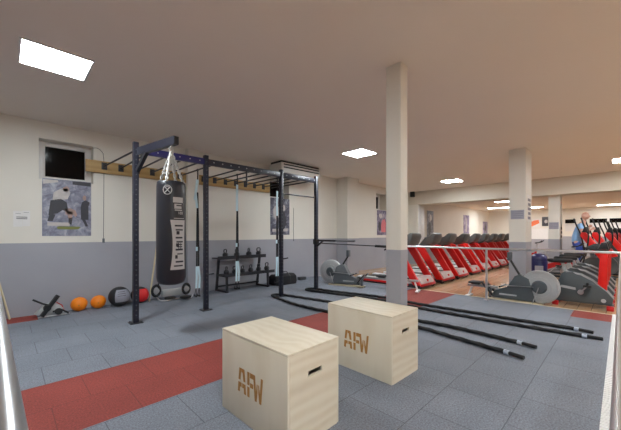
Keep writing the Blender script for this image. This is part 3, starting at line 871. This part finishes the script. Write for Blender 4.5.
# ================================================================ ROWERS (run from the flywheel at y = 0 along `sgn` y)
def rower(label, x, y, z, sgn, mon, bodycol, rz, rend, seat):
    t = thing('rowing_machine', label, 'rowing machine', (x, y, z), rz, 'rowing machines')
    S = lambda v: v * sgn
    fw = MB().lathe([(.10, -.065), (.285, -.06), (.31, -.04), (.315, 0), (.31, .04), (.285, .06), (.10, .065)], (0, 0, .345), 'x', 44).build('flywheel', M['light_grey_plastic'], t)
    hb = MB().lathe([(.02, -.10), (.10, -.095), (.125, -.064), (.125, .064), (.10, .095), (.02, .10)], (0, 0, .345), 'x', 28).build('hub', M['dark_grey_plastic'], fw)
    m = MB()
    for k in range(2):
        r = .19 + .09 * k; m.torus((-.066, 0, .345), r, .004, 'x', 36); m.torus((.066, 0, .345), r, .004, 'x', 36)
    m.build('cage', M['silver'], fw)
    for sx in (-.085, .085):
        MB().bar((sx, 0, .345), (sx, S(.10), .03), .03, .014).build('strut', M['silver'], t)
        MB().bar((sx, 0, .345), (sx, S(.62), .31), .022, .012).build('chain_guard', M['silver'], t)
    MB().prism([(S(.05), .05), (S(.80), .05), (S(.76), .20), (S(.52), .27), (S(.40), .52), (S(.30), .56), (S(.16), .48)], 'x', -.075, .075, bevel=.015).build('body', M[bodycol], t)
    MB().prism([(S(.36), .12), (S(.66), .12), (S(.66), .15), (S(.36), .15)], 'x', -.079, .079).build('stripe', M['light_grey_plastic'], t)
    MB().box(-.10, .10, min(S(-.05), S(.90)), max(S(-.05), S(.90)), 0, .03, bevel=.006).build('base_bar', M['pale_wood'], t)
    my, mz = mon
    a = MB().tube([(0, S(.22), .42), (0, S(.30), .50), (0, S(my), mz - .05)], .022, 10).build('monitor_arm', M['black_plastic'], t)
    MB().box(-.085, .085, min(S(my - .03), S(my + .03)), max(S(my - .03), S(my + .03)), mz - .08, mz + .09, bevel=.01).build('monitor', M['dark_grey_plastic'], t)
    MB().lathe([(.02, -.07), (.06, -.065), (.06, .065), (.02, .07)], (0, S(.32), .47), 'x', 20).build('pulley', M['black_plastic'], t)
    MB().box(-.03, .03, min(S(.70), S(rend)), max(S(.70), S(rend)), .22, .27, bevel=.006).build('rail', M['silver'], t)
    MB().bar((0, S(.84), .03), (0, S(.84), .25), .06, .05).build('rail_support', M['grey_plastic'], t)
    for sx in (-.13, .13):
        f = MB().box(sx - .055, sx + .055, -.15, .15, -.012, .012, bevel=.008)
        o = f.build('footplate', M['black_plastic'], t); o.location = (0, S(.86), .22); o.rotation_euler = (R(50) * sgn, 0, 0)
        MB().tube([(sx - .06, .0, .0), (sx - .04, 0, .06), (sx + .04, 0, .06), (sx + .06, 0, .0)], 1, flat=(.02, .004)).build('foot_strap', M['strap_black'], o)
    MB().box(-.14, .14, min(S(seat - .12), S(seat + .12)), max(S(seat - .12), S(seat + .12)), .295, .335, bevel=.018).box(-.05, .05, min(S(seat - .08), S(seat + .08)), max(S(seat - .08), S(seat + .08)), .271, .30).build('seat', M['black_rubber'], t)
    MB().bar((0, S(rend - .09), .24), (0, S(rend - .01), .0), .05, .03).box(-.17, .17, min(S(rend - .05), S(rend + .02)), max(S(rend - .05), S(rend + .02)), 0, .035, bevel=.008).build('rear_leg', M['white_plastic'], t)
    MB().tube([(-.22, S(.62), .30), (0, S(.60), .30), (.22, S(.62), .30)], .014, 10).build('pull_handle', M['black_rubber'], t)
    return t
rower('rowing machine near the left wall, beyond the last rig upright', 6.12, 5.40, 0, -1, (.48, .83), 'grey_plastic', .30, 2.2, 1.35)
rower('rowing machine with a large grey flywheel, right of the wide column', 7.24, 1.10, WZ, 1, (.49, .90), 'dark_grey_plastic', 0, 1.28, 1.12)

# ================================================================ TREADMILLS (front toward -Y)
def make_treadmill():
    t = thing('treadmill', 'x', 'treadmill', (0, 0, 0), 0, 'row of red treadmills')
    MB().box(-.27, .27, .42, 1.92, .13, .165, bevel=.006).build('running_belt', M['belt'], t)
    for s in (-1, 1):
        m = MB().box(s * .36 - .085, s * .36 + .085, .40, 1.95, .12, .185, bevel=.012)
        r = m.build('side_rail', M['white_plastic'], t)
        MB().box(s * .43 - .02, s * .43 + .02, .42, 1.90, .07, .13, bevel=.006).build('red_trim', M['red_paint'], r)
    MB().box(-.43, .43, .12, 1.93, .03, .119, bevel=.01).build('frame', M['black_metal'], t)
    for x in (-.36, .36):
        MB().lathe([(.015, -.03), (.05, -.028), (.05, .028), (.015, .03)], (x, .16, .05), 'x', 16).build('wheel', M['black_rubber'], t)
        MB().box(x - .03, x + .03, 1.82, 1.92, 0, .03, bevel=.006).build('foot', M['black_rubber'], t)
    h = MB().prism([(.10, .07), (.12, .19), (.20, .29), (.38, .27), (.48, .19), (.48, .07)], 'x', -.36, .36, bevel=.03).build('hood', M['hood_silver'], t)
    MB().prism([(.085, .075), (.095, .13), (.34, .125), (.34, .075)], 'x', -.40, .40, bevel=.012).build('bumper', M['red_plastic'], h)
    MB().lathe([(.004, -.02), (.035, -.016), (.035, .016), (.004, .02)], (0, .125, .2), 'y', 16).build('badge', M['red_paint'], h)
    for s in (-1, 1):
        x = s * .395
        a = MB().prism([(.10, .10), (.29, .10), (.87, .96), (.83, 1.03), (.66, 1.0)], 'x', x - .04, x + .04, bevel=.012).build('upright_arm', M['red_paint'], t)
        MB().tube(smooth_path([(x, .76, .99), (x, .95, 1.0), (x, 1.12, .93)], .05), .019, 10).build('handrail', M['black_rubber'], t)
    c = MB().prism([(.84, .98), (.90, 1.04), (.66, 1.20), (.55, 1.34), (.48, 1.38), (.41, 1.36), (.39, 1.28), (.46, 1.10), (.66, 1.0)], 'x', -.27, .27, bevel=.05).build('console', M['console_grey'], t)
    MB().prism([(.80, 1.085), (.66, 1.18), (.57, 1.30), (.575, 1.315), (.67, 1.205), (.805, 1.115)], 'x', -.20, .20).build('screen', M['black_plastic'], c)
    MB().tube([(-.40, .78, 1.0), (.40, .78, 1.0)], .022, 10).build('cross_bar', M['black_rubber'], t)
    return t
TX = [7.52, 8.85, 10.0, 11.2, 12.38, 13.5, 14.65, 15.8, 16.95]
TL = ['red treadmill directly right of the slim column, nearest of the row', 'second red treadmill from the slim column', 'third red treadmill from the slim column',
      'fourth red treadmill from the slim column', 'fifth red treadmill from the slim column', 'sixth red treadmill from the slim column',
      'seventh red treadmill from the slim column', 'eighth red treadmill, second from the wide column', 'farthest red treadmill, beside the wide column']
tm = make_treadmill(); tm.location = (TX[0], 3.30, WZ); tm['label'] = TL[0]
for x, l in zip(TX[1:], TL[1:]): dup(tm, l, (x, 3.30, WZ))

# ================================================================ EXERCISE BIKES (front toward -Y)
def make_bike():
    t = thing('exercise_bike', 'x', 'exercise bike', (0, 0, 0), 0, 'row of grey exercise bikes')
    prof = [(.86, .06), (.88, .26), (.82, .42), (.76, .60), (.70, .645), (.60, .60), (.48, .585), (.32, .49), (.12, .31), (.04, .20), (.06, .07)]
    sh = MB().prism(prof, 'x', -.11, .11, bevel=.03).build('shell', M['dark_grey_plastic'], t)
    top = [(.60, .607), (.48, .592), (.32, .497), (.12, .317), (.04, .205)]
    m = MB()
    for s in (-1, 1):
        m.tube([(s * .088, y, z) for y, z in top], .007, 8)
    m.build('top_stripe', M['light_grey_plastic'], sh)
    m = MB()
    for s in (-1, 1):
        m.prism([(.78, .33), (.55, .30), (.55, .345), (.76, .375)], 'x', s * .112 - .002, s * .112 + .002)
        m.lathe([(.002, -.002), (.035, -.002), (.035, .002), (.002, .002)], (s * .112, .17, .15), 'x', 18)
    m.build('logo_plate', M['light_grey_plastic'], sh)
    for s in (-1, 1):
        c = MB().bar((s * .125, .48, .27), (s * .14, .48 + s * .10, .27 - s * .13), .03, .02).lathe([(.01, -.015), (.045, -.012), (.045, .012), (.01, .015)], (s * .125, .48, .27), 'x', 18).build('crank', M['silver'], t)
        p = MB().box(s * .20 - .05, s * .20 + .05, .48 + s * .10 - .06, .48 + s * .10 + .06, .27 - s * .13 - .02, .27 - s * .13 + .02, bevel=.008).build('pedal', M['black_plastic'], c)
        MB().tube([(s * .15, .48 + s * .1, .29 - s * .13), (s * .2, .48 + s * .1, .33 - s * .13), (s * .25, .48 + s * .1, .29 - s * .13)], 1, flat=(.015, .003)).build('toe_strap', M['strap_black'], p)
    for y in (.84, .08):
        f = MB().box(-.20, .20, y - .04, y + .04, .02, .075, bevel=.012).build('stabiliser', M['black_metal'], t)
        for s in (-1, 1): MB().box(s * .215 - .04, s * .215 + .04, y - .05, y + .05, 0, .085, bevel=.018).build('end_cap', M['red_plastic'], f)
    MB().bar((0, .70, .60), (0, .76, .80), .06, .05).build('seat_post', M['light_grey_plastic'], t)
    m = MB().prism([(-.13, .92), (-.04, .99), (.03, .74), (.03, .60), (-.03, .60), (-.13, .74)], 'z', .80, .87, bevel=.025)
    m.build('saddle', M['black_rubber'], t)
    mast = MB().prism([(.13, .18), (.25, .18), (.25, .40), (.22, .95), (.23, 1.10), (.14, 1.10), (.11, .90)], 'x', -.06, .06, bevel=.02).build('mast', M['red_paint'], t)
    MB().prism([(.10, 1.08), (.25, 1.08), (.20, 1.20), (.13, 1.20)], 'x', -.11, .11, bevel=.02).build('console', M['black_plastic'], t)
    m = MB()
    for s in (-1, 1):
        m.tube(smooth_path([(0, .12, 1.05), (s * .15, .16, 1.06), (s * .24, .26, 1.07), (s * .22, .42, 1.10)], .04), .018, 10)
    m.build('handlebar', M['black_rubber'], t)
    return t
bk = make_bike(); bk.location = (7.74, .06, WZ); bk['label'] = 'grey exercise bike with red mast nearest the camera, behind the handrail corner'
for x, l in ((8.58, 'second grey exercise bike behind the nearest one'), (9.42, 'third grey exercise bike back in the row'), (10.26, 'last grey exercise bike in the row, before the ellipticals')):
    dup(bk, l, (x, .06, WZ))

# spin bikes
def make_spin():
    t = thing('spin_bike', 'x', 'spin bike', (0, 0, 0), 0, 'red and black spin bikes')
    MB().lathe([(.04, -.03), (.22, -.03), (.235, -.012), (.235, .012), (.22, .03), (.04, .03)], (0, -.32, .30), 'x', 32).build('flywheel', M['silver'], t)
    m = MB().bar((0, -.36, .62), (0, .25, .34), .07, .06); m.bar((0, .25, .34), (0, .42, .06), .06, .06); m.bar((0, -.32, .30), (0, -.36, .72), .06, .05); m.bar((0, -.32, .3), (0, -.50, .06), .06, .05)
    m.build('frame', M['red_paint'], t)
    m = MB().bar((0, -.15, .55), (0, .20, .42), .09, .12); m.build('guard', M['red_plastic'], t)
    for y in (-.50, .44): MB().box(-.26, .26, y - .035, y + .035, 0, .055, bevel=.01).build('stabiliser', M['black_metal'], t)
    MB().bar((0, .12, .40), (0, .26, .84), .04, .04).build('seat_post', M['silver'], t)
    MB().prism([(-.11, .38), (0, .42), (.11, .38), (.025, .16), (-.025, .16)], 'z', .84, .90, bevel=.02).build('saddle', M['black_rubber'], t)
    MB().bar((0, -.36, .70), (0, -.40, .98), .045, .04).build('handlebar_post', M['silver'], t)
    m = MB()
    for s in (-1, 1): m.tube(smooth_path([(0, -.38, .99), (s * .17, -.36, 1.0), (s * .20, -.5, 1.03), (s * .18, -.58, 1.10)], .04), .017, 8)
    m.build('handlebar', M['black_rubber'], t)
    for s in (-1, 1):
        c = MB().bar((s * .07, .08, .34), (s * .09, .08 + s * .12, .34 - s * .12), .025, .016).build('crank', M['silver'], t)
        MB().box(s * .15 - .05, s * .15 + .05, .08 + s * .12 - .045, .08 + s * .12 + .045, .205 if s > 0 else .445, .235 if s > 0 else .475, bevel=.006).build('pedal', M['black_plastic'], c)
    return t
spn = make_spin(); spn.location = (11.25, 1.32, WZ); spn['label'] = 'nearest red and black spin bike, just right of the blue bin'
dup(spn, 'red spin bike far behind the blue bin, between the two columns', (14.96, 2.75, WZ))

# blue bin
t = thing('litter_bin', 'dark blue rounded bin between the wide columns', 'bin', (10.1, 1.55, WZ))
MB().lathe([(.15, 0), (.17, .02), (.185, .62), (.18, .64)], (0, 0, 0), seg=28).build('body', M['bin_blue'], t)
MB().lathe([(.19, .642), (.19, .68), (.17, .76), (.11, .82), (.02, .84)], (0, 0, 0), seg=28).build('lid', M['bin_blue'], t)
th = math.atan2(-1.55, -10.1)
m = MB().box(-.09, .09, -.004, .004, .38, .52); o = m.build('label_plate', M['sign_grey'], t)
o.location = (.183 * math.cos(th), .183 * math.sin(th), 0); o.rotation_euler = (0, 0, th + PI / 2)

# ================================================================ ELLIPTICALS
def make_elliptical():
    t = thing('elliptical_trainer', 'x', 'elliptical trainer', (0, 0, 0), 0, 'row of red elliptical trainers')
    MB().box(-.06, .06, -.55, 1.0, .04, .10, bevel=.01).build('base_frame', M['black_metal'], t)
    for y in (-.5, .95): MB().box(-.30, .30, y - .04, y + .04, 0, .07, bevel=.01).build('stabiliser', M['black_metal'], t)
    MB().lathe([(.05, -.10), (.28, -.10), (.30, -.07), (.30, .07), (.28, .10), (.05, .10)], (0, -.30, .40), 'x', 32).build('flywheel_cover', M['dark_grey_plastic'], t)
    for s in (-1, 1):
        MB().prism([(-.58, .70), (-.42, .66), (-.02, 1.30), (-.04, 1.40), (-.14, 1.40)], 'x', s * .20 - .06, s * .20 + .06, bevel=.015).build('side_panel', M['red_paint'], t)
    MB().bar((0, -.30, .60), (0, -.14, 1.36), .12, .10).build('mast', M['grey_plastic'], t)
    MB().prism([(-.22, 1.36), (-.02, 1.34), (-.10, 1.56), (-.18, 1.56)], 'x', -.15, .15, bevel=.02).build('console', M['black_plastic'], t)
    for s in (-1, 1):
        dy = .10 * s
        MB().tube(smooth_path([(s * .30, -.12 + dy * .2, .72), (s * .30, -.10 + dy, 1.30), (s * .29, .0 + dy, 1.60), (s * .25, .06 + dy, 1.82)], .06), .020, 10).build('moving_handle', M['black_rubber'], t)
        MB().bar((s * .28, -.10 + dy * .2, .74), (s * .22, .05 + dy, .26), .04, .04).build('link_arm', M['black_metal'], t)
        MB().bar((s * .22, .0, .26 + .05 * s), (s * .22, .85, .20), .05, .04).build('pedal_arm', M['grey_plastic'], t)
        MB().box(s * .20 - .075, s * .20 + .075, .10 + dy, .46 + dy, .285 + .03 * s, .325 + .03 * s, bevel=.012).build('pedal', M['black_rubber'], t)
    return t
el = make_elliptical(); el.location = (11.98, .86, WZ); el['label'] = 'nearest red elliptical trainer, in front of the blue shirted person'
for (x, y), l in zip(((12.83, .66), (13.8, .40), (14.75, .30), (15.65, .20)),
                     ('red elliptical trainer the blue shirted person stands on', 'third red elliptical trainer in the far row', 'fourth red elliptical trainer in the far row', 'farthest red elliptical trainer at the right edge')):
    dup(el, l, (x, y, WZ))

# ================================================================ PERSON on the first elliptical
px, py = 12.83, .92
pz = WZ
t = thing('person', 'person in a light blue shirt and dark blue trousers on the second elliptical', 'person', (px, py, pz))
def skin_body(name, V, E, rads, mat, parent, root=0):
    me = bpy.data.meshes.new(name); me.from_pydata(V, E, []); o = bpy.data.objects.new(name, me); COL.objects.link(o)
    sk = o.modifiers.new('skin', 'SKIN'); sk.use_smooth_shade = True
    for i, r in enumerate(rads):
        d = me.skin_vertices[0].data[i]; d.radius = (r, r) if isinstance(r, float) else r; d.use_root = (i == root)
    o.modifiers.new('sub', 'SUBSURF').levels = 2
    o.modifiers['sub'].render_levels = 2
    dg = bpy.context.evaluated_depsgraph_get()
    me2 = bpy.data.meshes.new_from_object(o.evaluated_get(dg)); me2.name = name
    bpy.data.objects.remove(o)
    for p in me2.polygons: p.use_smooth = True
    me2.materials.clear(); me2.materials.append(mat)
    o2 = bpy.data.objects.new(name, me2); COL.objects.link(o2); o2.parent = parent; return o2
# pose: feet on pedals (local y of pedals about 0.02 either side), leaning to -Y, hands on handles
V = [(0, .10, 1.14), (0, .06, 1.32), (0, .0, 1.52), (0, -.05, 1.66), (0, -.08, 1.735), (0, -.105, 1.80),      # 0-5 pelvis..neck
     (-.10, .10, 1.10), (-.16, -.02, .76), (-.19, .03, .385), (-.20, -.13, .345),                              # 6-9 left leg
     (.10, .10, 1.10), (.17, -.08, .80), (.20, .14, .45), (.20, -.02, .405),                                   # 10-13 right leg
     (-.19, -.04, 1.63), (-.29, -.06, 1.40), (-.295, -.24, 1.48), (-.29, -.30, 1.51),                          # 14-17 left arm
     (.19, -.04, 1.63), (.30, -.04, 1.41), (.30, -.16, 1.54), (.295, -.20, 1.58)]                              # 18-21 right arm
E = [(0, 1), (1, 2), (2, 3), (3, 4), (4, 5), (0, 6), (6, 7), (7, 8), (8, 9), (0, 10), (10, 11), (11, 12), (12, 13), (3, 14), (14, 15), (15, 16), (16, 17), (3, 18), (18, 19), (19, 20), (20, 21)]
rad = [(.105, .085), (.11, .085), (.13, .09), (.11, .08), .06, .055, .075, .066, .042, .04, .075, .066, .042, .04, .066, .048, .036, .03, .066, .048, .036, .03]
rad = [r if isinstance(r, tuple) else float(r) for r in rad]
body = skin_body('body', V, E, rad, M['skin'], t)
# head shaped on the neck, facing -Y
hd = MB().ball((0, -.125, 1.915), .10, .82, .98, 1.22, 24)
hd.ball((0, -.225, 1.90), .018, .8, 1.2, 1.5, 10)          # nose
for s in (-1, 1): hd.ball((s * .083, -.115, 1.905), .026, .4, .8, 1.2, 10)
hd.mat(1)
for s in (-1, 1): hd.ball((s * .033, -.212, 1.925), .010, 1, .5, .7, 8)
hd.mat(2).ball((0, -.214, 1.862), .022, 1, .4, .3, 8)
hd.build('head', [M['skin'], M['ink'], M['fig_red']], body)
# clothes: shells slightly larger than the body
sv = [(0, .10, 1.0), (0, .07, 1.30), (0, .0, 1.52), (0, -.05, 1.655), (-.19, -.04, 1.63), (-.255, -.052, 1.48), (.19, -.04, 1.63), (.262, -.04, 1.50)]
se = [(0, 1), (1, 2), (2, 3), (3, 4), (4, 5), (3, 6), (6, 7)]
sr = [(.185, .155), (.172, .14), (.185, .135), (.15, .11), .082, .074, .082, .074]
skin_body('shirt', sv, se, [r if isinstance(r, tuple) else float(r) for r in sr], M['shirt'], t)
tv = [(0, .10, 1.10), (-.09, .10, 1.09), (-.16, -.02, .76), (-.19, .03, .43), (.09, .10, 1.09), (.17, -.08, .80), (.20, .135, .48), (0, .085, 1.22)]
te = [(0, 1), (1, 2), (2, 3), (0, 4), (4, 5), (5, 6), (0, 7)]
tr = [(.165, .14), .118, .086, .064, .118, .086, .064, (.14, .115)]
skin_body('trousers', tv, te, [r if isinstance(r, tuple) else float(r) for r in tr], M['trousers'], t)
for (x, y, z) in ((-.195, -.07, .295), (.20, .02, .355)):
    MB().box(x - .045, x + .045, y - .14, y + .12, z, z + .085, bevel=.03).build('shoe', M['shoe'], t)
# hands with fingers round the moving handles
for (hx, hy, hz) in ((-.285, -.315, 1.52), (.29, -.215, 1.60)):
    m = MB().ball((hx, hy, hz), .034, .55, 1.1, 1.2, 12)
    for k, ln in enumerate((.9, 1.0, .95, .8)):
        z = hz + .030 - .019 * k
        sgn = -1 if hx > 0 else 1
        m.tube([(hx, hy - .02, z), (hx + sgn * .012, hy - .05 * ln, z + .002), (hx + sgn * .034, hy - .054 * ln, z), (hx + sgn * .044, hy - .03 * ln, z)], [.009, .0085, .008, .006], 8)
    m.tube([(hx, hy + .01, hz + .03), (hx + sgn * .022, hy - .006, hz + .045), (hx + sgn * .036, hy - .022, hz + .05)], [.010, .009, .007], 8)
    m.build('hand', M['skin'], body)

# ================================================================ SIGNS ON COLUMNS AND BACK WALL
def column_sign(label, x, y0, y1, z0, z1):
    m = MB().box(x - .006, x - .0005, y0, y1, z0, z1).mat(1); n = 4
    for k in range(n):
        z = z1 - .035 - k * (z1 - z0 - .05) / (n - .5)
        m.box(x - .0075, x - .0058, y0 + .02 + (.03 if k == 3 else 0), y1 - .02, z - .010, z)
    tag(m.build('wall_sign', [M['sign_grey'], M['poster_edge']]), label, 'sign', 'grey signs on the columns')
column_sign('grey sign with lines of small text on the wide column', 8.0, 1.49, 1.74, 1.66, 1.86)
column_sign('smaller grey sign on the farther wide column', 13.2, 1.49, 1.75, 1.50, 1.73)
m = MB().box(8.10, 8.5, 1.4525, 1.4595, 1.60, 2.2).mat(1)
for k in range(5): m.box(8.16 + .03 * (k % 2), 8.44, 1.451, 1.453, 1.66 + k * .1, 1.72 + k * .1)
tag(m.build('poster', [M['paper'], M['poster_edge']]), 'narrow notice on the right side of the wide column', 'poster')
t = thing('switch_panel', 'small dark switches on the right side of the farther column', 'switch', (13.5, 1.46, 1.2))
for z in (0, .14, .28): MB().box(-.06, .06, -.02, -.0005, z, z + .09, bevel=.004).build('switch', M['dark_slot'], t)
def back_poster(name, label, y0, y1, z0, z1, mats, figs=()):
    m = MB().box(XB - .012, XB - .001, y0, y1, z0, z1)
    for mi, poly in figs: m.mat(mi).prism([(y1 - u * (y1 - y0), z0 + v * (z1 - z0)) for u, v in poly], 'x', XB - .014, XB - .011)
    tag(m.build(name, mats), label, 'poster')
back_poster('poster', 'white poster with an orange splash on the back wall', 3.75, 4.45, 1.75, 2.35, [M['paper'], M['orange_print']], [(1, [(.1, .25), (.35, .15), (.9, .5), (.85, .85), (.5, .8), (.2, .6)])])
back_poster('poster', 'dark picture with pale faces on the back wall', 2.95, 3.68, 1.85, 2.45, [M['fig_dark'], M['fig_light'], M['fig_red']], [(1, blob(.3, .5, .13, .2, 10, 31)), (2, blob(.65, .55, .13, .2, 10, 32))])
back_poster('whiteboard', 'white board on the back wall under the orange poster', 3.1, 4.45, 1.0, 1.7, [M['white_plastic']])
